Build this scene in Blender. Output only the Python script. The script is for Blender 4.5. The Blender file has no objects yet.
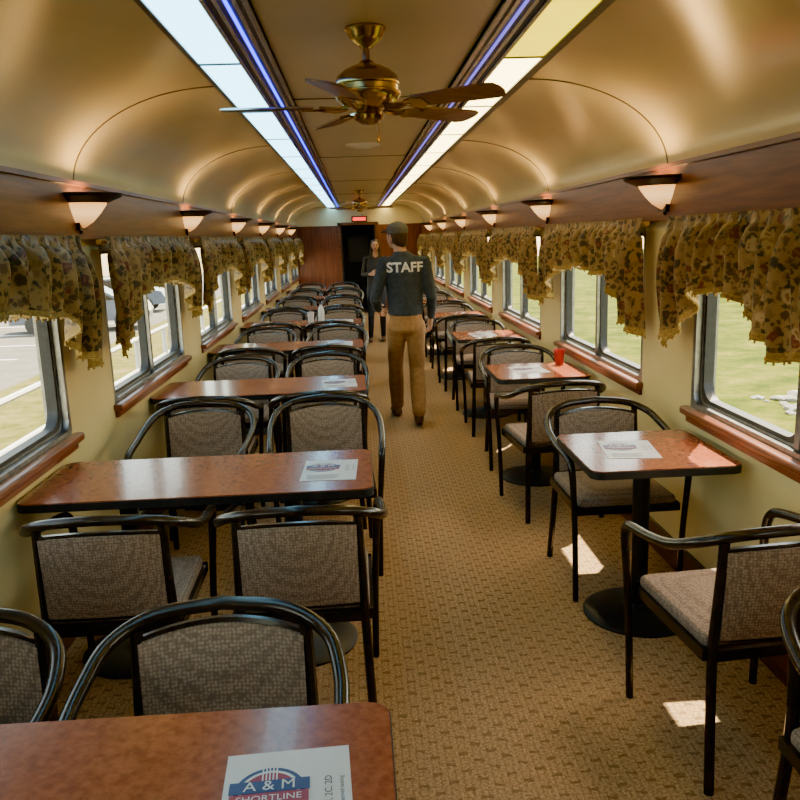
import bpy, bmesh, math, random
from mathutils import Vector, Matrix
from mathutils.bvhtree import BVHTree
random.seed(7)
scene = bpy.context.scene
COL = scene.collection
try: scene.view_settings.look = 'AgX - Punchy'
except Exception as ex: print('look', ex)

# ------------------------------------------------------------------ materials
def nodes_of(name):
    m = bpy.data.materials.new(name); m.use_nodes = True
    nt = m.node_tree; b = nt.nodes['Principled BSDF']
    return m, nt, b
def setp(b, **k):
    for a, v in k.items():
        a = a.replace('_', ' ')
        if a in b.inputs: b.inputs[a].default_value = v
def c4(c): return (c[0], c[1], c[2], 1)
def noise_mat(name, c1, c2, scale=8, rough=.5, metal=0, stretch=(1,1,1), detail=4, bump=0, spec=.5, lo=.35, hi=.65, coat=0):
    m, nt, b = nodes_of(name)
    tc = nt.nodes.new('ShaderNodeTexCoord'); mp = nt.nodes.new('ShaderNodeMapping')
    mp.inputs['Scale'].default_value = stretch
    n = nt.nodes.new('ShaderNodeTexNoise'); n.inputs['Scale'].default_value = scale; n.inputs['Detail'].default_value = detail
    r = nt.nodes.new('ShaderNodeValToRGB')
    r.color_ramp.elements[0].position = lo; r.color_ramp.elements[0].color = c4(c1)
    r.color_ramp.elements[1].position = hi; r.color_ramp.elements[1].color = c4(c2)
    L = nt.links.new
    L(tc.outputs['Object'], mp.inputs['Vector']); L(mp.outputs['Vector'], n.inputs['Vector'])
    L(n.outputs['Fac'], r.inputs['Fac']); L(r.outputs['Color'], b.inputs['Base Color'])
    setp(b, Roughness=rough, Metallic=metal, Specular_IOR_Level=spec, Coat_Weight=coat)
    if bump:
        bp = nt.nodes.new('ShaderNodeBump'); bp.inputs['Strength'].default_value = bump; bp.inputs['Distance'].default_value = .01
        L(n.outputs['Fac'], bp.inputs['Height']); L(bp.outputs['Normal'], b.inputs['Normal'])
    return m
def emis(name, col, s):
    m, nt, b = nodes_of(name)
    setp(b, Base_Color=c4(col), Emission_Color=c4(col), Emission_Strength=s, Roughness=.4)
    return m

M = {}
M['wall'] = noise_mat('wall_paint', (.62,.50,.23), (.68,.56,.27), 3, .38)
M['ceil'] = noise_mat('ceiling_satin', (.80,.68,.41), (.86,.74,.46), 2, .21, spec=.6, metal=.2)
M['ceilflat'] = noise_mat('ceiling_flat', (.62,.53,.36), (.68,.58,.40), 2, .3, metal=.15)
M['wood'] = noise_mat('mahogany_band', (.10,.032,.011), (.19,.066,.023), 5, .32, stretch=(1,.6,9), detail=6)
M['sill'] = noise_mat('sill_wood', (.14,.036,.015), (.22,.065,.025), 6, .3, stretch=(9,.6,1), detail=6)
M['endwood'] = noise_mat('bulkhead_wood', (.12,.030,.013), (.20,.058,.024), 5, .35, stretch=(6,1,.5))
M['dark'] = noise_mat('dark_void', (.01,.01,.012), (.02,.02,.02), 5, .6)
M['frame'] = noise_mat('chair_frame_dark', (.018,.012,.008), (.030,.019,.013), 20, .24)
M['black'] = noise_mat('pedestal_black', (.012,.012,.012), (.02,.02,.02), 40, .4)
M['seam'] = noise_mat('seam_dark', (.10,.075,.035), (.14,.10,.05), 10, .5)
M['alu'] = noise_mat('window_aluminium', (.22,.22,.22), (.32,.32,.32), 30, .35, metal=.9)
M['rubber'] = noise_mat('window_gasket', (.02,.02,.02), (.03,.03,.03), 30, .5)
M['chrome'] = noise_mat('rail_metal', (.40,.41,.43), (.56,.56,.58), 30, .25, metal=1)
M['railD'] = noise_mat('rail_dark', (.04,.04,.045), (.07,.07,.075), 30, .35, metal=.3)
M['brass'] = noise_mat('antique_brass', (.42,.28,.09), (.56,.39,.14), 12, .2, metal=1)
M['blade'] = noise_mat('fan_blade_wood', (.13,.055,.022), (.25,.11,.042), 6, .3, stretch=(1,8,8))
M['gold'] = noise_mat('gold_fringe', (.26,.155,.03), (.44,.28,.06), 90, .6)
M['paper'] = noise_mat('paper_white', (.62,.62,.63), (.68,.68,.69), 5, .4)
M['blue'] = noise_mat('print_blue', (.02,.04,.16), (.03,.06,.20), 5, .4)
M['maroon'] = noise_mat('print_maroon', (.28,.02,.05), (.32,.03,.06), 5, .4)
M['ink'] = noise_mat('print_ink', (.02,.02,.03), (.03,.03,.04), 5, .5)
M['red'] = noise_mat('red_plastic', (.30,.008,.010), (.36,.012,.014), 5, .3)
M['white'] = noise_mat('white_paint', (.66,.66,.66), (.72,.72,.72), 5, .45)
M['whitepanel'] = emis('light_panel_cool', (.30,.76,1), 12)
M['warmpanel'] = emis('light_panel_warm', (1,.80,.30), 17)
M['yelpanel'] = emis('light_panel_yellow', (1,.76,.0), 4.2)
M['led'] = emis('led_blue', (.02,.04,1), 12)
M['led2'] = emis('led_violet', (.18,.15,.8), 3)
M['bulb'] = emis('sconce_bulb', (1,.62,.22), 165)
M['exit'] = emis('exit_red', (1,.03,.02), 5)
M['bronze'] = noise_mat('sconce_bronze', (.02,.013,.01), (.04,.025,.015), 30, .35, metal=.5)
M['rock'] = noise_mat('rock', (.16,.15,.13), (.32,.31,.28), 5, .9, bump=.6)
M['bark'] = noise_mat('foliage', (.03,.06,.01), (.09,.14,.03), 12, .9, bump=.8)
M['carpaint'] = noise_mat('car_paint', (.10,.12,.16), (.12,.14,.18), 3, .2)
M['shirt'] = noise_mat('shirt_slate', (.026,.036,.052), (.042,.054,.074), 30, .9)
M['pants'] = noise_mat('khaki_brown', (.25,.125,.042), (.32,.165,.058), 25, .85)
M['skin'] = noise_mat('skin', (.50,.27,.18), (.56,.31,.21), 20, .5)
M['shoe'] = noise_mat('shoe_brown', (.09,.045,.022), (.15,.075,.035), 20, .5)
M['hair'] = noise_mat('hair_brown', (.03,.016,.008), (.06,.032,.015), 60, .5, stretch=(1,1,.2))
M['cap'] = noise_mat('cap_grey', (.075,.075,.075), (.12,.12,.12), 60, .9)
M['jacket'] = noise_mat('jacket_black', (.012,.012,.015), (.025,.025,.03), 20, .7)
M['lip'] = noise_mat('lips', (.35,.08,.07), (.4,.1,.09), 20, .5)
M['eye'] = noise_mat('eye_dark', (.01,.008,.006), (.02,.015,.01), 20, .2)
M['top'] = noise_mat('table_laminate_red', (.22,.050,.020), (.36,.105,.042), 60, .22, detail=8, lo=.3, hi=.7, spec=.5, coat=.12)

# sconce glass: a hot core near the bulb, amber toward the tip (varies with height on the shade)
def glow():
    m, nt, b = nodes_of('sconce_glass_glow'); L = nt.links.new
    tc = nt.nodes.new('ShaderNodeTexCoord'); sp = nt.nodes.new('ShaderNodeSeparateXYZ'); L(tc.outputs['Object'], sp.inputs[0])
    mr = nt.nodes.new('ShaderNodeMapRange'); mr.inputs['From Min'].default_value = -.09; mr.inputs['From Max'].default_value = .03
    L(sp.outputs['Z'], mr.inputs['Value'])
    r = nt.nodes.new('ShaderNodeValToRGB'); e = r.color_ramp.elements
    e[0].position = 0; e[0].color = (.45,.13,.015,1); e[1].position = 1; e[1].color = (1,.42,.09,1)
    x = e.new(.55); x.color = (1,.60,.22,1)
    L(mr.outputs[0], r.inputs[0]); L(r.outputs[0], b.inputs['Emission Color'])
    setp(b, Base_Color=(.8,.6,.35,1), Emission_Strength=3.4, Roughness=.3)
    return m
M['glow'] = glow()

def glass():
    m = bpy.data.materials.new('window_glass'); m.use_nodes = True
    nt = m.node_tree; nt.nodes.clear(); L = nt.links.new
    o = nt.nodes.new('ShaderNodeOutputMaterial'); mx = nt.nodes.new('ShaderNodeMixShader')
    t = nt.nodes.new('ShaderNodeBsdfTransparent'); t.inputs[0].default_value = (.96,.96,.92,1)
    g = nt.nodes.new('ShaderNodeBsdfGlossy'); g.inputs['Roughness'].default_value = .02
    mx.inputs[0].default_value = .03
    L(t.outputs[0], mx.inputs[1]); L(g.outputs[0], mx.inputs[2]); L(mx.outputs[0], o.inputs[0])
    return m
M['glass'] = glass()

def carpet():
    m, nt, b = nodes_of('carpet_tan'); L = nt.links.new
    def mth(op, a, c=None):
        n = nt.nodes.new('ShaderNodeMath'); n.operation = op
        for i, x in enumerate((a, c)):
            if x is None: continue
            if isinstance(x, (int, float)): n.inputs[i].default_value = x
            else: L(x, n.inputs[i])
        return n.outputs[0]
    tc = nt.nodes.new('ShaderNodeTexCoord'); sp = nt.nodes.new('ShaderNodeSeparateXYZ'); L(tc.outputs['Object'], sp.inputs[0])
    wn = nt.nodes.new('ShaderNodeTexNoise'); wn.inputs['Scale'].default_value = 30; L(tc.outputs['Object'], wn.inputs['Vector'])
    wob = mth('MULTIPLY', wn.outputs['Fac'], .03)
    u = mth('DIVIDE', mth('ADD', sp.outputs['X'], 5), .046)
    row = mth('FLOOR', u); fu = mth('FRACT', u)
    v = mth('ADD', mth('DIVIDE', mth('ADD', mth('ADD', sp.outputs['Y'], 5), wob), .085), mth('MULTIPLY', mth('MODULO', mth('MULTIPLY', row, 3), 7), .143))
    fv = mth('FRACT', v)
    cross = mth('MULTIPLY', mth('LESS_THAN', fv, .16), mth('LESS_THAN', fu, .72))
    rib = mth('LESS_THAN', mth('FRACT', mth('MULTIPLY', u, 2)), .3)
    dark = mth('MAXIMUM', mth('MULTIPLY', cross, .60), mth('MULTIPLY', rib, .22))
    n = nt.nodes.new('ShaderNodeTexNoise'); n.inputs['Scale'].default_value = 110; n.inputs['Detail'].default_value = 4
    L(tc.outputs['Object'], n.inputs['Vector'])
    r = nt.nodes.new('ShaderNodeValToRGB'); r.color_ramp.elements[0].position=.3; r.color_ramp.elements[1].position=.7
    r.color_ramp.elements[0].color = (.23,.14,.066,1); r.color_ramp.elements[1].color = (.58,.375,.195,1)
    L(n.outputs['Fac'], r.inputs[0])
    mx = nt.nodes.new('ShaderNodeMixRGB'); mx.inputs[2].default_value = (.13,.07,.03,1)
    L(dark, mx.inputs[0]); L(r.outputs[0], mx.inputs[1]); L(mx.outputs[0], b.inputs['Base Color'])
    bp = nt.nodes.new('ShaderNodeBump'); bp.inputs['Strength'].default_value = .5; bp.inputs['Distance'].default_value = .006
    L(n.outputs['Fac'], bp.inputs['Height']); L(bp.outputs[0], b.inputs['Normal'])
    setp(b, Roughness=.95, Specular_IOR_Level=.1)
    return m
M['carpet'] = carpet()

def fabric():
    m, nt, b = nodes_of('upholstery_taupe'); L = nt.links.new
    tc = nt.nodes.new('ShaderNodeTexCoord')
    v = nt.nodes.new('ShaderNodeTexVoronoi'); v.inputs['Scale'].default_value = 110; v.inputs['Randomness'].default_value = .45
    r = nt.nodes.new('ShaderNodeValToRGB')
    r.color_ramp.elements[0].position = .2; r.color_ramp.elements[0].color = (.38,.28,.205,1)
    r.color_ramp.elements[1].position = .65; r.color_ramp.elements[1].color = (.19,.135,.10,1)
    L(tc.outputs['Object'], v.inputs['Vector']); L(v.outputs['Distance'], r.inputs[0]); L(r.outputs[0], b.inputs['Base Color'])
    bp = nt.nodes.new('ShaderNodeBump'); bp.inputs['Strength'].default_value = .2; bp.inputs['Distance'].default_value = .003
    L(v.outputs['Distance'], bp.inputs['Height']); L(bp.outputs[0], b.inputs['Normal'])
    setp(b, Roughness=.85, Specular_IOR_Level=.25)
    return m
M['fabric'] = fabric()

def floral():
    m, nt, b = nodes_of('floral_drape'); L = nt.links.new
    tc = nt.nodes.new('ShaderNodeTexCoord')
    n0 = nt.nodes.new('ShaderNodeTexNoise'); n0.inputs['Scale'].default_value = 30; n0.inputs['Detail'].default_value = 3
    add = nt.nodes.new('ShaderNodeMixRGB'); add.blend_type = 'ADD'; add.inputs[0].default_value = .06
    L(tc.outputs['Object'], n0.inputs['Vector']); L(tc.outputs['Object'], add.inputs[1]); L(n0.outputs['Color'], add.inputs[2])
    def layer(scale, cols, lo, hi, prev, off):
        mp = nt.nodes.new('ShaderNodeMapping'); mp.inputs['Location'].default_value = (off,off*2,off*3); L(add.outputs[0], mp.inputs[0])
        v = nt.nodes.new('ShaderNodeTexVoronoi'); v.inputs['Scale'].default_value = scale; L(mp.outputs[0], v.inputs['Vector'])
        sep = nt.nodes.new('ShaderNodeSeparateColor'); L(v.outputs['Color'], sep.inputs[0])
        r = nt.nodes.new('ShaderNodeValToRGB'); r.color_ramp.interpolation = 'CONSTANT'; e = r.color_ramp.elements
        e[0].position = 0; e[0].color = c4(cols[0]); e[1].position = 1/len(cols); e[1].color = c4(cols[1])
        for i in range(2,len(cols)): x = e.new(i/len(cols)); x.color = c4(cols[i])
        L(sep.outputs[0], r.inputs[0])
        r2 = nt.nodes.new('ShaderNodeValToRGB'); r2.color_ramp.elements[0].position = lo; r2.color_ramp.elements[1].position = hi
        r2.color_ramp.elements[0].color = (1,1,1,1); r2.color_ramp.elements[1].color = (0,0,0,1)
        L(v.outputs['Distance'], r2.inputs[0])
        mx = nt.nodes.new('ShaderNodeMixRGB'); L(r2.outputs[0], mx.inputs[0])
        if prev is None: mx.inputs[1].default_value = (.27,.165,.055,1)
        else: L(prev, mx.inputs[1])
        L(r.outputs[0], mx.inputs[2]); return mx.outputs[0]
    a = layer(34, [(.075,.045,.018),(.045,.038,.016),(.12,.070,.025),(.20,.12,.04)], .40, .56, None, 0)
    c = layer(16, [(.13,.035,.022),(.38,.265,.12),(.085,.048,.02),(.26,.155,.055),(.045,.036,.018)], .28, .40, a, 3.1)
    d = layer(16, [(.20,.095,.035),(.12,.036,.024)], .10, .18, c, 3.1)
    L(d, b.inputs['Base Color'])
    setp(b, Roughness=.5, Specular_IOR_Level=.45)
    tr = nt.nodes.new('ShaderNodeBsdfTranslucent'); L(d, tr.inputs[0])
    ms = nt.nodes.new('ShaderNodeMixShader'); ms.inputs[0].default_value = .10
    o = nt.nodes['Material Output']
    L(b.outputs[0], ms.inputs[1]); L(tr.outputs[0], ms.inputs[2]); L(ms.outputs[0], o.inputs[0])
    return m
M['floral'] = floral()

def ground_mat(name, cols, scale):
    m, nt, b = nodes_of(name); L = nt.links.new
    tc = nt.nodes.new('ShaderNodeTexCoord')
    n = nt.nodes.new('ShaderNodeTexNoise'); n.inputs['Scale'].default_value = scale; n.inputs['Detail'].default_value = 10
    n.inputs['Roughness'].default_value = .75
    r = nt.nodes.new('ShaderNodeValToRGB'); e = r.color_ramp.elements
    e[0].position = .35; e[0].color = c4(cols[0]); e[1].position = .65; e[1].color = c4(cols[-1])
    if len(cols) > 2:
        x = e.new(.5); x.color = c4(cols[1])
    L(tc.outputs['Object'], n.inputs['Vector']); L(n.outputs['Fac'], r.inputs[0]); L(r.outputs[0], b.inputs['Base Color'])
    setp(b, Roughness=.95, Specular_IOR_Level=.05)
    return m
M['grass'] = ground_mat('grass_lawn', [(.035,.055,.004),(.085,.10,.008),(.165,.145,.028)], 1.2)
M['drygrass'] = ground_mat('grass_dry', [(.06,.07,.012),(.13,.12,.03),(.20,.16,.06)], 2.2)
M['road'] = ground_mat('road_pale', [(.13,.12,.105),(.19,.175,.15)], 1.5)

# ------------------------------------------------------------------ mesh builder
class MB:
    def __init__(s): s.v=[]; s.f=[]; s.m=[]; s.mats=[]
    def mi(s, k):
        if k not in s.mats: s.mats.append(k)
        return s.mats.index(k)
    def add(s, vs, fs, k, mtx=None):
        o = len(s.v); i = s.mi(k)
        for p in vs:
            p = Vector(p)
            s.v.append(mtx @ p if mtx else p)
        for f in fs: s.f.append([o+a for a in f]); s.m.append(i)
    def box(s, x0,x1,y0,y1,z0,z1,k, mtx=None):
        vs=[(x0,y0,z0),(x1,y0,z0),(x1,y1,z0),(x0,y1,z0),(x0,y0,z1),(x1,y0,z1),(x1,y1,z1),(x0,y1,z1)]
        fs=[(0,3,2,1),(4,5,6,7),(0,1,5,4),(1,2,6,5),(2,3,7,6),(3,0,4,7)]
        s.add(vs,fs,k,mtx)
    def rbox(s, c, size, r, k, mtx=None, seg=3):
        bm = bmesh.new(); bmesh.ops.create_cube(bm, size=1)
        for v in bm.verts: v.co = Vector((v.co.x*size[0], v.co.y*size[1], v.co.z*size[2]))
        bmesh.ops.bevel(bm, geom=bm.edges[:], offset=r, segments=seg, profile=.5, affect='EDGES')
        for v in bm.verts: v.co += Vector(c)
        bm.verts.index_update()
        s.add([v.co.copy() for v in bm.verts], [[v.index for v in f.verts] for f in bm.faces], k, mtx); bm.free()
    def tube(s, pts, r, k, seg=10, mtx=None):
        pts=[Vector(p) for p in pts]; n=len(pts)
        rs = r if isinstance(r,(list,tuple)) else [r]*n
        t0=(pts[1]-pts[0]).normalized()
        up = Vector((0,0,1)) if abs(t0.z)<.9 else Vector((1,0,0))
        nrm=(up-t0*up.dot(t0)).normalized(); vs=[]; fs=[]
        for i,p in enumerate(pts):
            if i==0: t=t0
            elif i==n-1: t=(pts[i]-pts[i-1]).normalized()
            else: t=(pts[i+1]-pts[i-1]).normalized()
            nrm=(nrm-t*nrm.dot(t)).normalized(); b=t.cross(nrm)
            for j in range(seg):
                a=2*math.pi*j/seg
                vs.append(p+(nrm*math.cos(a)+b*math.sin(a))*rs[i])
        for i in range(n-1):
            for j in range(seg):
                j2=(j+1)%seg
                fs.append((i*seg+j,i*seg+j2,(i+1)*seg+j2,(i+1)*seg+j))
        fs.append(list(range(seg))[::-1]); fs.append([(n-1)*seg+j for j in range(seg)])
        s.add(vs,fs,k,mtx)
    def lathe(s, prof, k, c=(0,0,0), seg=32, a0=0, a1=2*math.pi, sx=1, mtx=None):
        full = abs(a1-a0-2*math.pi)<1e-4; na = seg if full else seg+1
        vs=[]; fs=[]
        for r,z in prof:
            for j in range(na):
                a=a0+(a1-a0)*j/seg
                vs.append((c[0]+r*math.cos(a)*sx,c[1]+r*math.sin(a),c[2]+z))
        for i in range(len(prof)-1):
            for j in range(seg):
                j2=(j+1)%na if full else j+1
                fs.append((i*na+j,i*na+j2,(i+1)*na+j2,(i+1)*na+j))
        if full:
            if prof[0][0]>1e-4: fs.append(list(range(na))[::-1])
            if prof[-1][0]>1e-4: fs.append([(len(prof)-1)*na+j for j in range(na)])
        s.add(vs,fs,k,mtx)
    def prism(s, poly, z0, z1, k, mtx=None, kside=None):
        n=len(poly); vs=[(p[0],p[1],z0) for p in poly]+[(p[0],p[1],z1) for p in poly]
        s.add(vs,[list(range(n))[::-1],[n+i for i in range(n)]],k,mtx)
        s.add(vs,[(i,(i+1)%n,n+(i+1)%n,n+i) for i in range(n)],kside or k,mtx)
    def mesh(s, name, angle=40):
        me=bpy.data.meshes.new(name); me.from_pydata([tuple(v) for v in s.v],[],s.f)
        for k in s.mats: me.materials.append(M[k])
        me.polygons.foreach_set('material_index', s.m)
        me.update(); me.shade_smooth(); me.set_sharp_from_angle(angle=math.radians(angle))
        return me
    def build(s, name, loc=(0,0,0), rz=0, angle=40, parent=None):
        return put(name, s.mesh(name,angle), loc, rz, parent)
def put(name, me, loc=(0,0,0), rz=0, parent=None):
    o=bpy.data.objects.new(name, me); COL.objects.link(o)
    o.location=loc; o.rotation_euler=(0,0,rz)
    if parent: o.parent=parent
    return o
def catmull(pts, n=6):
    pts=[Vector(p) for p in pts]; out=[]
    P=[pts[0]*2-pts[1]]+pts+[pts[-1]*2-pts[-2]]
    for i in range(1,len(P)-2):
        a,b,c,d=P[i-1],P[i],P[i+1],P[i+2]
        for j in range(n):
            t=j/n
            out.append(.5*((2*b)+(c-a)*t+(2*a-5*b+4*c-d)*t*t+(3*b-a-3*c+d)*t**3))
    out.append(pts[-1]); return out
def rrect(hx, hy, r, n=6, cx=0, cy=0):
    out=[]
    for sx,sy,a in ((1,1,0),(-1,1,90),(-1,-1,180),(1,-1,270)):
        for j in range(n+1):
            t=math.radians(a+90*j/n)
            out.append((cx+sx*(hx-r)+r*math.cos(t), cy+sy*(hy-r)+r*math.sin(t)))
    return out
def text_geo(txt, size, bold=.0):
    cu=bpy.data.curves.new('t','FONT'); cu.body=txt; cu.size=size; cu.align_x='CENTER'; cu.align_y='CENTER'
    cu.offset=bold; cu.resolution_u=3
    o=bpy.data.objects.new('t',cu); COL.objects.link(o)
    bpy.context.view_layer.update()
    dg=bpy.context.evaluated_depsgraph_get(); me=bpy.data.meshes.new_from_object(o.evaluated_get(dg))
    vs=[v.co.copy() for v in me.vertices]; fs=[list(p.vertices) for p in me.polygons]
    bpy.data.objects.remove(o); bpy.data.curves.remove(cu); bpy.data.meshes.remove(me)
    return vs,fs

# ------------------------------------------------------------------ shell
W=1.40; Y0=-1.5; Y1=18.15; ZB=1.93; ZC=2.35; XS=.70
mb=MB(); mb.box(-W-.1,W+.1,Y0-.1,Y1+.1,-.08,0,'carpet'); mb.build('floor')

def cove_pt(t, sgn):
    a=t*math.pi/2
    return (sgn*(XS+(W-XS)*math.cos(a)), ZB+(ZC-ZB)*math.sin(a))
mb=MB(); N=20
for sgn in (-1,1):
    vs=[];fs=[]
    for i in range(N+1):
        x,z=cove_pt(i/N,sgn); vs+= [(x,Y0,z),(x,Y1,z)]
    fs=[(2*i,2*i+1,2*i+3,2*i+2) for i in range(N)]
    mb.add(vs,fs,'ceil')
    mb.box(min(sgn*W,sgn*(W+.12)),max(sgn*W,sgn*(W+.12)),Y0,Y1,ZB-.02,ZB+.2,'ceil')
mb.box(-XS,XS,Y0,Y1,ZC,ZC+.05,'ceilflat')
ceiling=mb.build('ceiling')
mb=MB()
ys=[3.90+2.4*k for k in range(-1,6)]
for y in ys:
    for sgn in (-1,1):
        pts=[]
        for i in range(N+1):
            x,z=cove_pt(i/N,sgn); pts.append((x*.999,y,z-.001))
        mb.tube(pts,.004,'seam',6)
for y in (1.3,4.3,7.3,10.3,13.3,16.3):
    mb.box(-.40,.40,y-.004,y+.004,ZC-.004,ZC+.001,'seam')
mb.build('trim_1')

WC=[.25+2.4*k for k in range(0,8)]
HW=.88; ZS=.84; ZT=1.66
for nm,sgn in (('wall_left',-1),('wall_right',1)):
    mb=MB(); xa,xb=sorted((sgn*W,sgn*(W+.1)))
    mb.box(xa,xb,Y0,Y1,0,ZS,'wall'); mb.box(xa,xb,Y0,Y1,ZT,ZB,'wall')
    edges=[Y0]
    for c in WC: edges+=[c-HW,c+HW]
    edges.append(Y1)
    for i in range(0,len(edges),2): mb.box(xa,xb,edges[i],edges[i+1],ZS,ZT,'wall')
    mb.build(nm)
    mb=MB(); a,b=sorted((sgn*W,sgn*(W-.025)))
    mb.box(a,b,Y0,Y1,1.69,1.93,'wood')
    a,b=sorted((sgn*W,sgn*(W-.04)))
    mb.box(a,b,Y0,Y1,1.925,1.945,'wood'); mb.box(a,b,Y0,Y1,1.685,1.70,'wood')
    mb.build('trim_2' if sgn<0 else 'trim_3')
    mb=MB(); a,b=sorted((sgn*W,sgn*(W-.015)))
    mb.box(a,b,Y0,Y1,0,.13,'wood'); mb.box(a,b,Y0,Y1,.13,.145,'seam')
    mb.build('baseboard_left' if sgn<0 else 'baseboard_right')
    mb=MB(); XO=-.02 if sgn>0 else 0
    def sb(x0,x1,ya,yb,za,zb_,k):
        a,b=sorted((sgn*x0+XO,sgn*x1+XO)); mb.box(a,b,ya,yb,za,zb_,k)
    y=Y0+.02
    while y<Y1-.1:
        y2=min(y+1.19,Y1-.05)
        if sgn<0: k='whitepanel'
        else: k='yelpanel' if y2<3.6 else 'warmpanel'
        sb(.525,.685,y,y2,ZC-.018,ZC-.002,k)
        sb(.52,.70,y2,y2+.02,ZC-.022,ZC-.001,'railD')
        y=y2+.02
    sb(.685,.725 if sgn>0 else .705,Y0,Y1,ZC-.024,ZC-.001,'railD')
    sb(.39,.52,Y0,Y1,ZC-.016,ZC-.001,'railD')
    for xx,k,h,w in ((.398,'chrome',.026,.008),(.430,'chrome',.020,.007),(.456,'led' if sgn<0 else 'led2',.022,.0045),(.486,'chrome',.020,.007),(.516,'chrome',.030,.007)):
        sb(xx-w,xx+w,Y0,Y1,ZC-h,ZC-.001,k)
    mb.build('ceiling_light_strip')

mb=MB(); DX0,DX1,DZ=-.42,.34,1.93
mb.box(-W,DX0,Y1-.06,Y1,0,ZB,'endwood'); mb.box(DX1,W,Y1-.06,Y1,0,ZB,'endwood')
poly=[(x,z) for x,z in [cove_pt(i/N,1) for i in range(N+1)]]+[(x,z) for x,z in [cove_pt(1-i/N,-1) for i in range(N+1)]]
mb.prism(poly,0,.06,'ceil',mtx=Matrix.Translation((0,Y1,0))@Matrix.Rotation(math.radians(90),4,'X'))
mb.box(DX0,DX0+.04,Y1,Y1+1.2,0,DZ,'dark'); mb.box(DX1-.04,DX1,Y1,Y1+1.2,0,DZ,'dark')
mb.box(DX0,DX1,Y1+1.2,Y1+1.24,0,DZ,'dark'); mb.box(DX0,DX1,Y1,Y1+1.2,DZ,DZ+.04,'dark'); mb.box(DX0,DX1,Y1,Y1+1.2,-.04,.0,'dark')
mb.box(-.28,.2,Y1+1.18,Y1+1.2,1.1,1.7,'railD')
mb.build('wall_back')
mb=MB()
mb.box(DX0-.07,DX0,Y1-.08,Y1-.055,0,DZ+.06,'wood'); mb.box(DX1,DX1+.07,Y1-.08,Y1-.055,0,DZ+.06,'wood')
mb.box(DX0-.07,DX1+.07,Y1-.08,Y1-.055,DZ,DZ+.06,'wood')
mb.build('trim_4')
mb=MB(); mb.box(-W,W,Y0,Y0+.05,0,ZB,'endwood')
mb.prism(poly,0,.05,'ceil',mtx=Matrix.Translation((0,Y0+.05,0))@Matrix.Rotation(math.radians(90),4,'X'))
mb.build('wall_front')
mb=MB(); mb.box(-.17,.17,-.04,0,-.06,.06,'black'); mb.box(-.14,.14,-.045,-.04,-.035,.035,'exit')
mb.build('exit_sign',(0,Y1-.06,2.06))

# windows ------------------------------------------------------------------
def window_mesh():
    mb=MB(); hz=(ZT-ZS)/2; zc=(ZT+ZS)/2
    def ring(x0,x1,o,i,ro,ri,k,cy=0,hyo=None,hyi=None):
        A=rrect(hyo-0,hz-o,ro,6,cy,zc); B=rrect(hyi,hz-i,ri,6,cy,zc); n=len(A)
        vs=[(x0,p[0],p[1]) for p in A]+[(x0,p[0],p[1]) for p in B]+[(x1,p[0],p[1]) for p in A]+[(x1,p[0],p[1]) for p in B]
        fs=[]
        for j in range(n):
            j2=(j+1)%n
            fs+=[(j,j2,n+j2,n+j),(2*n+j,3*n+j,3*n+j2,2*n+j2),(j,2*n+j,2*n+j2,j2),(n+j,n+j2,3*n+j2,3*n+j)]
        mb.add(vs,fs,k)
    ring(.0,.10,-.0,.022,.01,.05,'alu',0,HW,HW-.030)
    for cy in (-(HW-.035)/2,(HW-.035)/2):
        h=(HW-.035)/2
        ring(.030,.075,.018,.050,.04,.08,'rubber',cy,h+.004,h-.028)
        ring(.026,.070,.024,.033,.05,.06,'alu',cy,h-.002,h-.010)
    mb.box(.01,.08,-.016,.016,ZS+.03,ZT-.03,'alu')
    mb.box(.052,.056,-(HW-.04),HW-.04,ZS+.035,ZT-.035,'glass')
    return mb.mesh('window')
wm=window_mesh(); n=1
def sill_mesh():
    mb=MB(); mb.rbox((0,0,.018),(.048,2*HW+.05,.036),.010,'sill')
    mb.box(.004,.020,-HW-.01,HW+.01,-.035,0,'sill')
    return mb.mesh('window_sill')
sm=sill_mesh()
for c in WC:
    for sgn in (1,-1):
        put('window_%d'%n, wm, (sgn*W,c,0), 0 if sgn>0 else math.pi); n+=1
        put('window_sill', sm, (sgn*(W-.021),c,ZS-.034), 0 if sgn>0 else math.pi)

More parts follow.
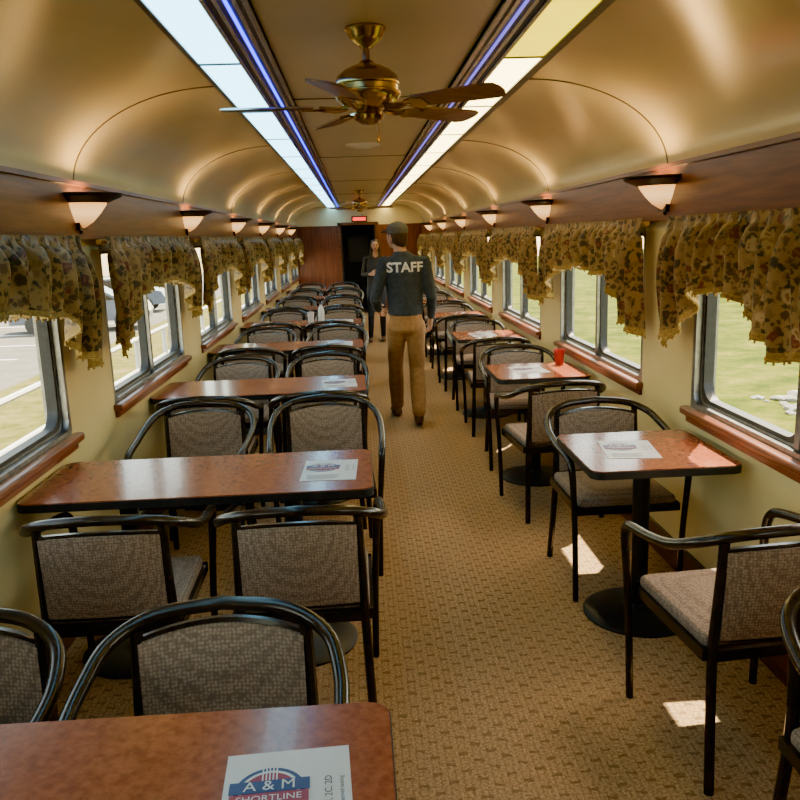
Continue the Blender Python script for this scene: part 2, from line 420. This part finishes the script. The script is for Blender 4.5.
# valances -----------------------------------------------------------------
def valance(kind):
    mb=MB(); H=1.03; ny=230; nz=18; vs=[]; rnd=random.Random(3+kind)
    ph=[rnd.uniform(0,6.28) for _ in range(6)]
    def zb(y):
        d=min(y+H,H-y)
        if kind==1 and y<0: d=H-y
        z=1.40+.03*math.cos(y*3.3)
        t=max(0,min(1,(d-.22)/.18)); t=t*t*(3-2*t)
        z=z*t+(1.12+.12*max(0,d/.3))*(1-t)
        if kind==1:
            t=max(0,min(1,(.40-y)/.5)); z=z-(.22)*t*t*(3-2*t)
        return z+.010*math.sin(y*40+ph[0])
    ZTOP=1.70
    for i in range(ny+1):
        y=-H+2*H*i/ny; b=zb(y)
        w=math.sin(y*62+ph[1]+1.2*math.sin(y*9+ph[2])); w2=math.sin(y*27+ph[3]+math.sin(y*5))
        for j in range(nz+1):
            t=j/nz
            z=ZTOP+(b-ZTOP)*t
            amp=.012+.032*min(1,t*3)
            bul=.020*math.sin(min(1,t*1.1)*math.pi)
            if j in(1,2): amp=.006
            x=-(.082+bul)+amp*(w*(1-.35*t)+w2*.65*t) - .02*t
            vs.append((x,y+.012*math.sin(t*5+y*30),z))
    fs=[];fg=[]
    for i in range(ny):
        for j in range(nz):
            q=(i*(nz+1)+j,(i+1)*(nz+1)+j,(i+1)*(nz+1)+j+1,i*(nz+1)+j+1)
            (fg if j==nz-1 else fs).append(q)
    mb.add(vs,fs,'floral')
    o=len(mb.v)-len(vs); k=mb.mi('gold')
    for f in fg: mb.f.append([o+a for a in f]); mb.m.append(k)
    bot=[vs[i*(nz+1)+nz] for i in range(ny+1)]
    mb.tube([(p[0],p[1],p[2]) for p in bot],.006,'gold',5)
    for i in range(0,ny+1,2):
        p=bot[i]; mb.tube([(p[0],p[1],p[2]),(p[0],p[1]+.002,p[2]-.014)],[.004,.005],'gold',4)
    mb.tube([(-.055,-H-.02,1.672),(-.055,H+.02,1.672)],.012,'gold',8)
    for y in (-H*.9,0,H*.9): mb.box(-.06,-.02,y-.01,y+.01,1.662,1.682,'bronze')
    return mb.mesh('window_valance',60)
v0=valance(0); v1=valance(1)
for c in WC:
    put('window_valance', v1 if abs(c-2.65)<.1 else v0,(W,c,0),0)
    put('window_valance', v0,(-W,c,0),math.pi)

# sconces -------------------------------------------------------------------
mb=MB(); A0,A1=math.pi/2,3*math.pi/2
mb.lathe([(.005,-.115),(.014,-.107),(.010,-.095),(.020,-.088)],'bronze',seg=14,a0=A0,a1=A1)
mb.lathe([(.020,-.088),(.055,-.062),(.085,-.025),(.108,.01),(.118,.03)],'glow',seg=20,a0=A0,a1=A1,sx=1.15)
mb.lathe([(.118,.020),(.135,.030),(.172,.048),(.178,.062),(.162,.064),(.124,.046),(.10,.034)],'bronze',seg=24,a0=A0,a1=A1,sx=1.15)
mb.lathe([(.0,.016),(.10,.016)],'bulb',seg=16,a0=A0,a1=A1,sx=1.15)
mb.box(-.018,0,-.05,.05,-.10,.06,'bronze')
scm=mb.mesh('wall_sconce')
for k in range(0,7):
    y=1.45+2.4*k
    put('wall_sconce',scm,(W-.025,y,1.825),0); put('wall_sconce',scm,(-W+.025,y,1.825),math.pi)

# fans -----------------------------------------------------------------------
def fan_mesh():
    mb=MB()
    mb.lathe([(.0,-.066),(.020,-.066),(.026,-.058),(.045,-.045),(.056,-.034),(.066,-.014),(.072,-.008),(.070,0)],'brass')
    mb.lathe([(.012,-.13),(.012,-.06)],'brass',seg=12)
    mb.lathe([(.0,-.105),(.022,-.107),(.030,-.118),(.050,-.124),(.080,-.138),(.104,-.158),(.112,-.178),(.112,-.186),(.105,-.190),(.105,-.206),(.113,-.210),(.113,-.222),(.095,-.245),(.060,-.262),(.045,-.272),(.052,-.285),(.048,-.300),(.025,-.313),(.0,-.317)],'brass',seg=40)
    for i in range(5):
        a=math.radians(181+72*i); R=Matrix.Rotation(a,4,'Z')@Matrix.Translation((0,0,-.260))@Matrix.Rotation(math.radians(-12),4,'X')
        mb.tube([(.07,0,0),(.12,0,-.006),(.17,0,.0)],[.010,.012,.009],'brass',8,mtx=R)
        pl=[(.15,-.02),(.19,-.042),(.23,-.03),(.23,.03),(.19,.042),(.15,.02)]
        mb.prism(pl,-.006,.0,'brass',mtx=R)
        bl=[(.19,-.042),(.35,-.054),(.47,-.058),(.497,-.048),(.508,-.02),(.508,.02),(.497,.048),(.47,.058),(.35,.054),(.19,.042)]
        mb.prism(bl,.0,.007,'blade',mtx=R)
    mb.tube([(.03,0,-.30),(.032,0,-.36)],.0018,'brass',5); mb.lathe([(0,-.375),(.006,-.37),(.006,-.36),(0,-.355)],'brass',c=(.032,0,0),seg=8)
    return mb.mesh('ceiling_fan')
fm=fan_mesh()
put('ceiling_fan',fm,(-.045,2.92,ZC)); put('ceiling_fan',fm,(-.02,12.4,ZC),.4)
mb=MB(); mb.lathe([(0,-.03),(.06,-.03),(.07,-.022),(.10,-.018),(.13,-.008),(.135,0)],'white'); mb.build('ceiling_vent',(-.02,6.4,ZC))

# tables ----------------------------------------------------------------------
def table_mesh(hx,hy,cols):
    mb=MB()
    mb.prism(rrect(hx,hy,.045),.708,.738,'black'); mb.prism(rrect(hx-.003,hy-.003,.043),.738,.742,'top')
    for cx in cols:
        mb.lathe([(.235,0),(.235,.008),(.22,.016),(.09,.028),(.05,.036),(.036,.05),(.036,.66),(.05,.69),(.05,.708)],'black',c=(cx,0,0),seg=32)
        mb.box(cx-.16,cx+.16,-.02,.02,.68,.708,'black'); mb.box(cx-.02,cx+.02,-.16,.16,.68,.708,'black')
    return mb.mesh('dining_table')
TL=table_mesh(.655,.285,(-.33,.33)); TR=table_mesh(.30,.30,(0,))
LY=[1.165+1.955*i for i in range(8)]; RY=[1.15,3.20,5.25,7.28,9.3,11.32,13.35,15.4]
for y in LY: put('dining_table',TL,(-.735,y,0))
for y in RY: put('dining_table',TR,(1.06,y,0))

# chairs ------------------------------------------------------------------------
def chair_mesh():
    mb=MB()
    half=[(.238,.255,0),(.246,.262,.30),(.258,.270,.52),(.264,.268,.61),(.268,.245,.655),(.274,.19,.672),(.280,.05,.692),(.278,-.09,.722),(.245,-.20,.768),(.15,-.262,.803),(0,-.283,.815)]
    L=catmull(half,5); R=[Vector((-p.x,p.y,p.z)) for p in L[:-1]][::-1]
    path=L+R
    rs=[.0135+.0035*max(0,min(1,(p.z-.45)/.2)) for p in path]
    mb.tube(path,rs,'frame',10)
    for s in (-1,1):
        mb.tube(catmull([(s*.222,-.268,0),(s*.212,-.238,.25),(s*.205,-.222,.45),(s*.200,-.232,.62),(s*.195,-.240,.778)],4),.0155,'frame',8)
        mb.box(min(s*.20,s*.235),max(s*.20,s*.235),-.22,.25,.405,.440,'frame')
    mb.box(-.235,.235,.225,.255,.405,.440,'frame'); mb.box(-.205,.205,-.235,-.205,.405,.440,'frame')
    mb.rbox((0,.02,.452),(.445,.455,.05),.022,'fabric',seg=4)
    n=10; vs=[];fs=[]
    for i in range(n+1):
        for j in range(n+1):
            x=-1+2*i/n; y=-1+2*j/n
            vs.append((x*.205,.02+y*.21,.472+.022*(1-x**4)*(1-y**4)))
    for i in range(n):
        for j in range(n): fs.append((i*(n+1)+j,(i+1)*(n+1)+j,(i+1)*(n+1)+j+1,i*(n+1)+j+1))
    mb.add(vs,fs,'fabric')
    def panel(hx,z0,z1,arch,d0,d1,k):
        nx,nz=14,8; vs=[];fs=[]
        for side,dy in ((0,d0),(1,d1)):
            for i in range(nx+1):
                u=-1+2*i/nx
                for j in range(nz+1):
                    t=j/nz; zt=z1+arch*(1-u*u)
                    z=z0+(zt-z0)*t
                    cy=-.225-.035*(1-u*u)*t-.012*(1-u*u)-.015*t
                    puff=(1-u**4)*(1-(2*t-1)**4)*.010*(1 if side else -1)
                    vs.append((u*hx,cy+dy+puff,z))
        S=(nx+1)*(nz+1)
        for i in range(nx):
            for j in range(nz):
                a=i*(nz+1)+j; b=a+nz+1
                fs.append((a,b,b+1,a+1)); fs.append((S+a,S+a+1,S+b+1,S+b))
        for i in range(nx):
            a=i*(nz+1); b=a+nz+1; fs.append((a,S+a,S+b,b)); a+=nz;b+=nz; fs.append((a,b,S+b,S+a))
        for j in range(nz):
            fs.append((j,j+1,S+j+1,S+j)); a=nx*(nz+1)+j; fs.append((a,S+a,S+a+1,a+1))
        mb.add(vs,fs,k)
    panel(.190,.475,.748,.020,-.014,.018,'fabric')
    panel(.197,.462,.757,.022,-.006,.008,'frame')
    return mb.mesh('dining_chair')
CH=chair_mesh()
def chair(x,y,deg): put('dining_chair',CH,(x,y,0),math.radians(deg))
rnd=random.Random(11)
for i,y in enumerate(LY):
    if i==0:
        chair(-.34,y-.45,0); chair(-.98,y-.45,0)
        chair(-.46,1.50,180); chair(-1.08,1.52,178)
    else:
        j=lambda:rnd.uniform(-.03,.03)
        if i==1:
            chair(-.335,y-.425,0); chair(-.965,y-.425,1); chair(-.30,y+.86,182); chair(-.955,y+.84,178)
        else:
            chair(-.36+j(),y-.43+j(),rnd.uniform(-4,4)); chair(-1.0+j()*.5,y-.44+j(),rnd.uniform(-3,3))
            chair(-.33+j(),y+.56+j(),180+rnd.uniform(-4,4)); chair(-.99+j()*.5,y+.56+j(),180+rnd.uniform(-3,3))
for i,y in enumerate(RY):
    if i==0: chair(1.07,y-.7,0); chair(1.095,1.46,180)
    elif i==1: chair(1.065,2.33,5); chair(1.055,3.60,181)
    else:
        chair(1.03+rnd.uniform(-.02,.02),y-.61,rnd.uniform(-4,8)); chair(1.04,y+.42,180+rnd.uniform(-5,5))

# menu cards ----------------------------------------------------------------------
def card_mesh():
    mb=MB(); hx,hy=.108,.14
    mb.box(-hx,hx,-hy,hy,0,.0016,'paper')
    def disc(cx,cy,r,z,k): mb.prism([(cx+r*math.cos(a*math.pi/18),cy+r*math.sin(a*math.pi/18)) for a in range(36)],z,z+.0004,k)
    cx,cy=-.03,.035
    disc(cx,cy,.060,.0016,'blue'); disc(cx,cy,.052,.0020,'paper'); disc(cx,cy,.046,.0024,'maroon')
    for k in range(5): mb.box(cx+.006*k-.014,cx+.006*k-.0115,cy+.01,cy+.075-.003*k,.0029,.0032,'paper')
    mb.box(cx-.068,cx+.068,cy-.004,cy+.026,.0030,.0034,'blue'); mb.box(cx-.066,cx+.066,cy-.034,cy-.006,.0034,.0037,'maroon')
    def txt(t,s,x,y,z,k,rot=0,b=.0):
        vs,fs=text_geo(t,s,b); mb.add(vs,fs,k,Matrix.Translation((x,y,z))@Matrix.Rotation(math.radians(rot),4,'Z'))
    txt('A & M',.034,cx,cy+.011,.0042,'paper',0,.0)
    txt('SHORTLINE',.021,cx,cy-.020,.0042,'paper',0,.0)
    txt('RAILROAD',.014,cx,cy-.045,.0042,'blue',0,.0)
    txt('2B, 2C, 2D',.018,.070,.02,.0022,'ink',90)
    txt('reserved seating',.011,.092,.02,.0022,'ink',90)
    for k in range(6): mb.box(-.085,.045-.01*(k%3),-.07-.010*k,-.0675-.010*k,.0016,.0019,'ink')
    return mb.mesh('menu_card',30)
CM=card_mesh()
for (x,y,a) in ((-.262,1.165,3),(-.25,3.10,-2),(-.25,5.06,3),(1.0,3.2,-8),(1.02,5.27,4),(-.28,7.03,0),(1.02,7.28,5),(-.28,9.0,0)):
    put('menu_card',CM,(x,y,.7422),math.radians(a))
mb=MB(); mb.lathe([(0,0),(.028,0),(.038,.10),(.040,.105),(.037,.105),(.027,.004),(0,.004)],'red'); mb.build('red_plastic_cup',(1.27,5.44,.7422))
mb=MB(); mb.lathe([(0,0),(.03,0),(.04,.11),(.041,.115),(.038,.115),(.028,.004),(0,.004)],'white'); mb.build('paper_cup',(-.64,8.98,.7422))
mb=MB(); mb.lathe([(0,0),(.032,0),(.034,.02),(.034,.13),(.028,.16),(.013,.185),(.013,.20)],'white'); mb.lathe([(.015,.20),(.015,.222),(0,.224)],'blue'); mb.build('water_bottle',(-.52,8.9,.7422))

# ------------------------------------------------------------------ people
def prim_bm(ells):
    bm=bmesh.new()
    for c,r in ells:
        if not isinstance(r,(tuple,list)): r=(r,r,r)
        for i in range(1,9):
            th=math.pi*i/9
            for j in range(14):
                ph=2*math.pi*j/14
                bm.verts.new((c[0]+r[0]*math.sin(th)*math.cos(ph),c[1]+r[1]*math.sin(th)*math.sin(ph),c[2]+r[2]*math.cos(th)))
        bm.verts.new((c[0],c[1],c[2]+r[2])); bm.verts.new((c[0],c[1],c[2]-r[2]))
    res=bmesh.ops.convex_hull(bm,input=bm.verts[:])
    dl=[g for g in res['geom_interior'] if isinstance(g,bmesh.types.BMVert)]
    if dl: bmesh.ops.delete(bm,geom=dl,context='VERTS')
    bmesh.ops.triangulate(bm,faces=bm.faces[:]); bmesh.ops.recalc_face_normals(bm,faces=bm.faces[:])
    return bm
def fuse(name, prims, voxel, smooth=4, loc=(0,0,0), rz=0, parent=None, scale=1):
    vs=[];fs=[];trees=[]
    for lab,ells in prims:
        bm=prim_bm(ells); bm.verts.index_update(); o=len(vs)
        vs+=[tuple(v.co) for v in bm.verts]; fs+=[[o+v.index for v in f.verts] for f in bm.faces]
        trees.append((lab,BVHTree.FromBMesh(bm))); bm.free()
    me=bpy.data.meshes.new(name+'_src'); me.from_pydata(vs,[],fs)
    o=bpy.data.objects.new(name+'_src',me); COL.objects.link(o)
    m=o.modifiers.new('r','REMESH'); m.mode='VOXEL'; m.voxel_size=voxel
    m=o.modifiers.new('s','SMOOTH'); m.iterations=smooth; m.factor=.5
    bpy.context.view_layer.update()
    dg=bpy.context.evaluated_depsgraph_get(); me2=bpy.data.meshes.new_from_object(o.evaluated_get(dg))
    bpy.data.objects.remove(o); bpy.data.meshes.remove(me)
    me2.name=name; me2.materials.clear()
    labs=[]
    for l,_ in prims:
        if l not in labs: labs.append(l)
    for l in labs: me2.materials.append(M[l])
    for p in me2.polygons:
        best=1e9; bi=0; c=p.center
        for l,t in trees:
            h=t.find_nearest(c,best if best<1e8 else 10)
            if h[0] is not None and h[3]<best: best=h[3]; bi=labs.index(l)
        p.material_index=bi
    me2.shade_smooth()
    ob=put(name,me2,loc,rz,parent); ob.scale=(scale,)*3
    return ob
def hand_prims(w,d,nrm,s):
    w=Vector(w); d=Vector(d).normalized(); nrm=Vector(nrm); nrm=(nrm-d*nrm.dot(d)).normalized(); s=Vector(s)
    s=(s-d*s.dot(d)-nrm*s.dot(nrm)).normalized()
    P=[('skin',[(w-d*.03,.024),(w+d*.02+s*.012,.020),(w+d*.02-s*.012,.020)]),
       ('skin',[(w+d*.02+s*.012,.019),(w+d*.02-s*.015,.018),(w+d*.085+s*.032,.012),(w+d*.082-s*.032,.011)])]
    for off,ln in ((.032,.070),(.011,.080),(-.011,.074),(-.031,.058)):
        p=w+d*.085+s*off; ang=0; r=.0092
        for fr,a in ((.45,25),(.30,40),(.25,35)):
            ang+=math.radians(a); q=p+(d*math.cos(ang)+nrm*math.sin(ang))*ln*fr
            P.append(('skin',[(p,r),(q,r*.93)])); p=q; r*=.93
    p=w+d*.03+s*.028; q=p+(d*.7+s*.6+nrm*.25).normalized()*.045; e=q+(d*.9+s*.1+nrm*.4).normalized()*.032
    P+= [('skin',[(p,.014),(q,.011)]),('skin',[(q,.011),(e,.009)])]
    return P
man=[
 ('pants',[((0,0,.97),(.145,.112,.05)),((0,0,.87),(.158,.125,.07))]),
 ('pants',[((-.082,0,.88),.090),((-.092,.20,.51),.068)]),
 ('pants',[((-.092,.20,.51),.068),((-.088,.28,.34),.070),((-.080,.37,.12),.060)]),
 ('pants',[((.082,0,.88),.090),((.088,.05,.50),.068)]),
 ('pants',[((.088,.05,.50),.068),((.088,-.04,.34),.070),((.080,-.17,.16),.060)]),
 ('shoe',[((-.078,.36,.045),.044),((-.088,.48,.050),(.040,.04,.045)),((-.098,.575,.034),(.044,.05,.032))]),
 ('shoe',[((.080,-.180,.105),.044),((.086,-.08,.066),(.040,.04,.042)),((.092,.01,.034),(.044,.05,.032))]),
 ('shirt',[((0,0,1.0),(.155,.122,.03)),((0,.0,1.10),(.145,.115,.06)),((0,.0,1.28),(.168,.120,.08))]),
 ('shirt',[((0,.0,1.28),(.170,.120,.08)),((0,.0,1.40),(.174,.105,.07)),((0,.015,1.465),(.150,.07,.035))]),
 ('shirt',[((0,.015,1.45),(.13,.075,.05)),((-.02,.022,1.515),(.066,.062,.02))]),
 ('shirt',[((-.168,.0,1.425),.062),((-.218,-.02,1.28),.054),((-.262,-.055,1.13),.047)]),
 ('shirt',[((-.262,-.055,1.13),.047),((-.250,.06,1.07),.041),((-.228,.16,1.03),.034)]),
 ('shirt',[((.168,.0,1.425),.062),((.200,-.025,1.28),.054),((.225,-.06,1.13),.047)]),
 ('shirt',[((.225,-.06,1.13),.047),((.230,.02,1.04),.041),((.228,.08,.96),.034)]),
 ('skin',[((-.02,.022,1.50),.056),((-.04,.04,1.58),.054)]),
 ('hair',[((0,.035,1.665),(.078,.098,.085)),((0,.0,1.60),(.062,.05,.04))]),
 ('skin',[((0,.085,1.655),(.068,.070,.06)),((0,.105,1.585),(.038,.045,.03))]),
 ('skin',[((-.078,.045,1.640),(.012,.022,.032))]),('skin',[((.078,.045,1.640),(.012,.022,.032))]),
 ('skin',[((0,.155,1.66),(.010,.012,.02)),((0,.165,1.635),(.014,.018,.012))]),
 ('lip',[((0,.145,1.600),(.022,.008,.006))]),
 ('cap',[((0,.04,1.715),(.086,.106,.062)),((0,.04,1.685),(.086,.106,.02))]),
 ('cap',[((0,.13,1.705),(.070,.04,.008)),((0,.205,1.692),(.050,.03,.007))]),
 ('cap',[((0,.04,1.777),(.009,.009,.007))]),
]
HA=Matrix.Translation((-.045,.04,0))@Matrix.Rotation(math.radians(38),4,'Z')@Matrix.Translation((0,-.04,0))
def turn(prims):
    out=[]
    for lab,ells in prims:
        if min(c[2] for c,r in ells)>1.55:
            ne=[]
            for c,r in ells:
                if isinstance(r,(tuple,list)) and abs(r[0]-r[1])>.004:
                    cs=math.cos(math.radians(38))**2; sn=1-cs
                    r=(math.sqrt(r[0]**2*cs+r[1]**2*sn),math.sqrt(r[1]**2*cs+r[0]**2*sn),r[2])
                ne.append((tuple(HA@Vector(c)),r))
            ells=ne
        out.append((lab,ells))
    return out
MX,MY=.30,6.95
body=fuse('man_walking',turn(man),.0085,4,(MX,MY,0),0)
fuse('hand_left',hand_prims((-.222,.185,1.02),(.15,.9,-.3),(1,0,0),(0,.3,1)),.0035,2,parent=body)
fuse('hand_right',hand_prims((.228,.095,.935),(-.05,.35,-.9),(-1,0,0),(0,1,.3)),.0035,2,parent=body)
for s in (-1,1):
    mb=MB(); mb.lathe([(0,-.011),(.008,-.008),(.011,0),(.008,.008),(0,.011)],'eye',seg=12)
    mb.build('eye',tuple(HA@Vector((s*.028,.142,1.665))),parent=body)
vs,fs=text_geo('STAFF',.125,.0035)
bmx=bmesh.new()
bvs=[bmx.verts.new(v) for v in vs]
for f in fs:
    try: bmx.faces.new([bvs[i] for i in f])
    except Exception: pass
bmesh.ops.triangulate(bmx,faces=bmx.faces[:])
for _ in range(2):
    bmesh.ops.subdivide_edges(bmx,edges=[e for e in bmx.edges if e.calc_length()>.02],cuts=1)
    bmesh.ops.triangulate(bmx,faces=[f for f in bmx.faces if len(f.verts)>3])
tree=BVHTree.FromPolygons([v.co for v in body.data.vertices],[list(p.vertices) for p in body.data.polygons])
xs=[v.co.x for v in bmx.verts]; wdt=max(xs)-min(xs)
for v in bmx.verts:
    x=v.co.x*.31/wdt; z=1.390+v.co.y*.9
    h=tree.ray_cast(Vector((x,-1,z)),Vector((0,1,0)))
    yy=(h[0].y if h[0] is not None else -.1)-.004
    v.co=Vector((x,yy,z))
me=bpy.data.meshes.new('staff_lettering'); bmx.to_mesh(me); bmx.free(); me.materials.append(M['white'])
put('staff_lettering',me,parent=body)

woman=[
 ('jacket',[((0,0,.97),(.16,.11,.05)),((0,0,.87),(.165,.12,.07))]),
 ('jacket',[((-.085,0,.88),.088),((-.09,.06,.50),.058),]),('jacket',[((-.09,.06,.50),.058),((-.09,.03,.10),.042)]),
 ('jacket',[((.085,0,.88),.088),((.11,.10,.50),.058),]),('jacket',[((.11,.10,.50),.058),((.13,.14,.10),.042)]),
 ('shoe',[((-.09,.01,.04),.04),((-.09,.15,.03),(.04,.05,.028))]),('shoe',[((.13,.12,.04),.04),((.14,.26,.03),(.04,.05,.028))]),
 ('jacket',[((0,0,1.0),(.16,.115,.03)),((0,0,1.12),(.135,.10,.06)),((0,.02,1.28),(.16,.12,.07))]),
 ('jacket',[((0,.02,1.28),(.16,.12,.07)),((0,0,1.42),(.165,.07,.05))]),
 ('jacket',[((-.165,0,1.41),.052),((-.22,-.02,1.15),.042)]),('jacket',[((-.22,-.02,1.15),.042),((-.12,.20,1.10),.032)]),
 ('jacket',[((.165,0,1.41),.052),((.22,-.02,1.15),.042)]),('jacket',[((.22,-.02,1.15),.042),((.10,.22,1.16),.032)]),
 ('skin',[((0,.02,1.45),.046),((0,.03,1.56),.044)]),
 ('skin',[((0,.06,1.645),(.065,.075,.07)),((0,.085,1.575),(.032,.038,.028))]),
 ('hair',[((0,.01,1.67),(.082,.092,.082)),((0,-.03,1.55),(.085,.05,.05)),((0,-.045,1.38),(.08,.04,.04))]),
 ('hair',[((-.068,.03,1.64),(.022,.035,.04)),((-.075,.03,1.42),(.025,.03,.03))]),('hair',[((.068,.03,1.64),(.022,.035,.04)),((.075,.03,1.42),(.025,.03,.03))]),
 ('skin',[((0,.128,1.645),(.009,.012,.016)),((0,.138,1.622),(.012,.014,.010))]),
 ('lip',[((0,.125,1.588),(.02,.008,.007))]),
 ('eye',[((-.026,.128,1.648),(.013,.008,.007))]),('eye',[((.026,.128,1.648),(.013,.008,.007))]),
]
wb=fuse('woman_standing',woman,.009,3,(.20,13.0,0),math.pi,scale=.93)
fuse('hand_left',hand_prims((-.11,.22,1.10),(.7,.6,.1),(0,-1,0),(0,0,1)),.0035,2,parent=wb)
fuse('hand_right',hand_prims((.09,.24,1.165),(-.7,.6,.1),(0,-1,0),(0,0,1)),.0035,2,parent=wb)

# ------------------------------------------------------------------ outside
mb=MB()
mb.add([(1.55,-40,-1.15),(60,-40,.6),(60,80,.6),(1.55,80,-1.15)],[(0,1,2,3)],'grass')
mb.add([(-7.4,-40,-1.15),(1.55,-40,-1.15),(1.55,80,-1.15),(-7.4,80,-1.15)],[(0,1,2,3)],'drygrass')
mb.add([(-80,-40,-1.15),(-7.4,-40,-1.15),(-7.4,80,-1.15),(-80,80,-1.15)],[(0,1,2,3)],'road')
mb.build('ground')
mb=MB()
for x in (-3.0,):
    for z in (.45,.05,-.35): mb.tube([(x,-6,z),(x,45,z)],.03,'white',8)
    y=-6
    while y<45: mb.tube([(x,y,-1.15),(x,y,.47)],.035,'white',8); y+=1.5
mb.build('railing')
mb=MB()
for y in range(0,70,3): mb.box(-14,-9,y,y+.14,-1.149,-1.145,'white')
mb.build('parking_lines')
def rock(mb,c,s,k,seed):
    r=random.Random(seed); bm=bmesh.new(); bmesh.ops.create_icosphere(bm,subdivisions=2,radius=1)
    for v in bm.verts: v.co=Vector((v.co.x*s[0],v.co.y*s[1],v.co.z*s[2]))*r.uniform(.8,1.15)+Vector(c)
    bm.verts.index_update(); mb.add([v.co.copy() for v in bm.verts],[[v.index for v in f.verts] for f in bm.faces],k); bm.free()
mb=MB(); r=random.Random(5)
for i in range(60):
    x=r.uniform(6.0,7.6); y=r.uniform(8.5,12); z=-1.15+(x-1.55)*.03; s=r.uniform(.04,.15); rock(mb,(x,y,z+s*.1),(s,s*1.2,s*.45),'rock',i)
mb.build('rock_pile',angle=20)
mb=MB()
for i in range(26): rock(mb,(r.uniform(13,18),r.uniform(22,34),-.6+r.uniform(0,1.2)),(.9,.9,.7),'bark',100+i)
mb.build('shrub',angle=20)
def car():
    mb=MB(); prof=[(-2.2,.35),(-2.25,.75),(-2.0,.95),(-1.3,1.02),(-.7,1.45),(.6,1.48),(1.35,1.02),(2.1,.88),(2.25,.6),(2.2,.35)]
    R=Matrix.Rotation(math.radians(90),4,'X')@Matrix.Translation((0,0,-.85))
    mb.prism(prof,0,1.7,'carpaint',mtx=R)
    mb.prism([(-1.15,1.04),(-.66,1.38),(.55,1.41),(1.18,1.04)],-.02,1.72,'eye',mtx=R)
    for x in (-1.4,1.4):
        for y in (-.87,.67): mb.lathe([(0,0),(.33,0),(.33,.2),(0,.2)],'rubber',mtx=Matrix.Translation((x,y+.2,.33))@Matrix.Rotation(math.radians(90),4,'X'),seg=20)
    return mb.mesh('parked_car',30)
cm_=car()
for (x,y,a) in ((-9.5,28,10),(-10.5,35,5)): put('parked_car',cm_,(x,y,-1.15),math.radians(a))

# ------------------------------------------------------------------ light
w=bpy.data.worlds.new('sky'); scene.world=w; w.use_nodes=True
nt=w.node_tree; sk=nt.nodes.new('ShaderNodeTexSky'); sk.sky_type='NISHITA'; sk.sun_disc=False
sk.sun_elevation=math.radians(55); sk.sun_rotation=math.radians(60)
mm=nt.nodes.new('ShaderNodeMixRGB'); mm.blend_type='MULTIPLY'; mm.inputs[0].default_value=1; mm.inputs[2].default_value=(1.25,1.0,.70,1)
nt.links.new(sk.outputs[0],mm.inputs[1]); nt.links.new(mm.outputs[0],nt.nodes['Background'].inputs[0]); nt.nodes['Background'].inputs[1].default_value=2.7
sl=bpy.data.lights.new('sun','SUN'); sl.energy=52; sl.angle=math.radians(.6); sl.color=(1,.89,.68)
so=bpy.data.objects.new('sun',sl); COL.objects.link(so); so.location=(10,15,20)
d=Vector((.34,.50,.95)).normalized(); so.rotation_euler=d.to_track_quat('Z','Y').to_euler()

# ------------------------------------------------------------------ camera
ps,p,rr=math.radians(2.77),math.radians(11.54),math.radians(1.9)
F=Vector((math.sin(ps)*math.cos(p),math.cos(ps)*math.cos(p),-math.sin(p)))
R0=Vector((math.cos(ps),-math.sin(ps),0)); U0=R0.cross(F)
R=R0*math.cos(rr)-U0*math.sin(rr); U=R0*math.sin(rr)+U0*math.cos(rr)
cd=bpy.data.cameras.new('camera'); cd.sensor_width=36; cd.lens=36; cd.clip_end=300; cd.clip_start=.05
co=bpy.data.objects.new('camera',cd); COL.objects.link(co)
mt=Matrix.Identity(4)
for i in range(3): mt[i][0]=R[i]; mt[i][1]=U[i]; mt[i][2]=-F[i]
mt[0][3],mt[1][3],mt[2][3]=-.11,0,1.65
co.matrix_world=mt; scene.camera=co
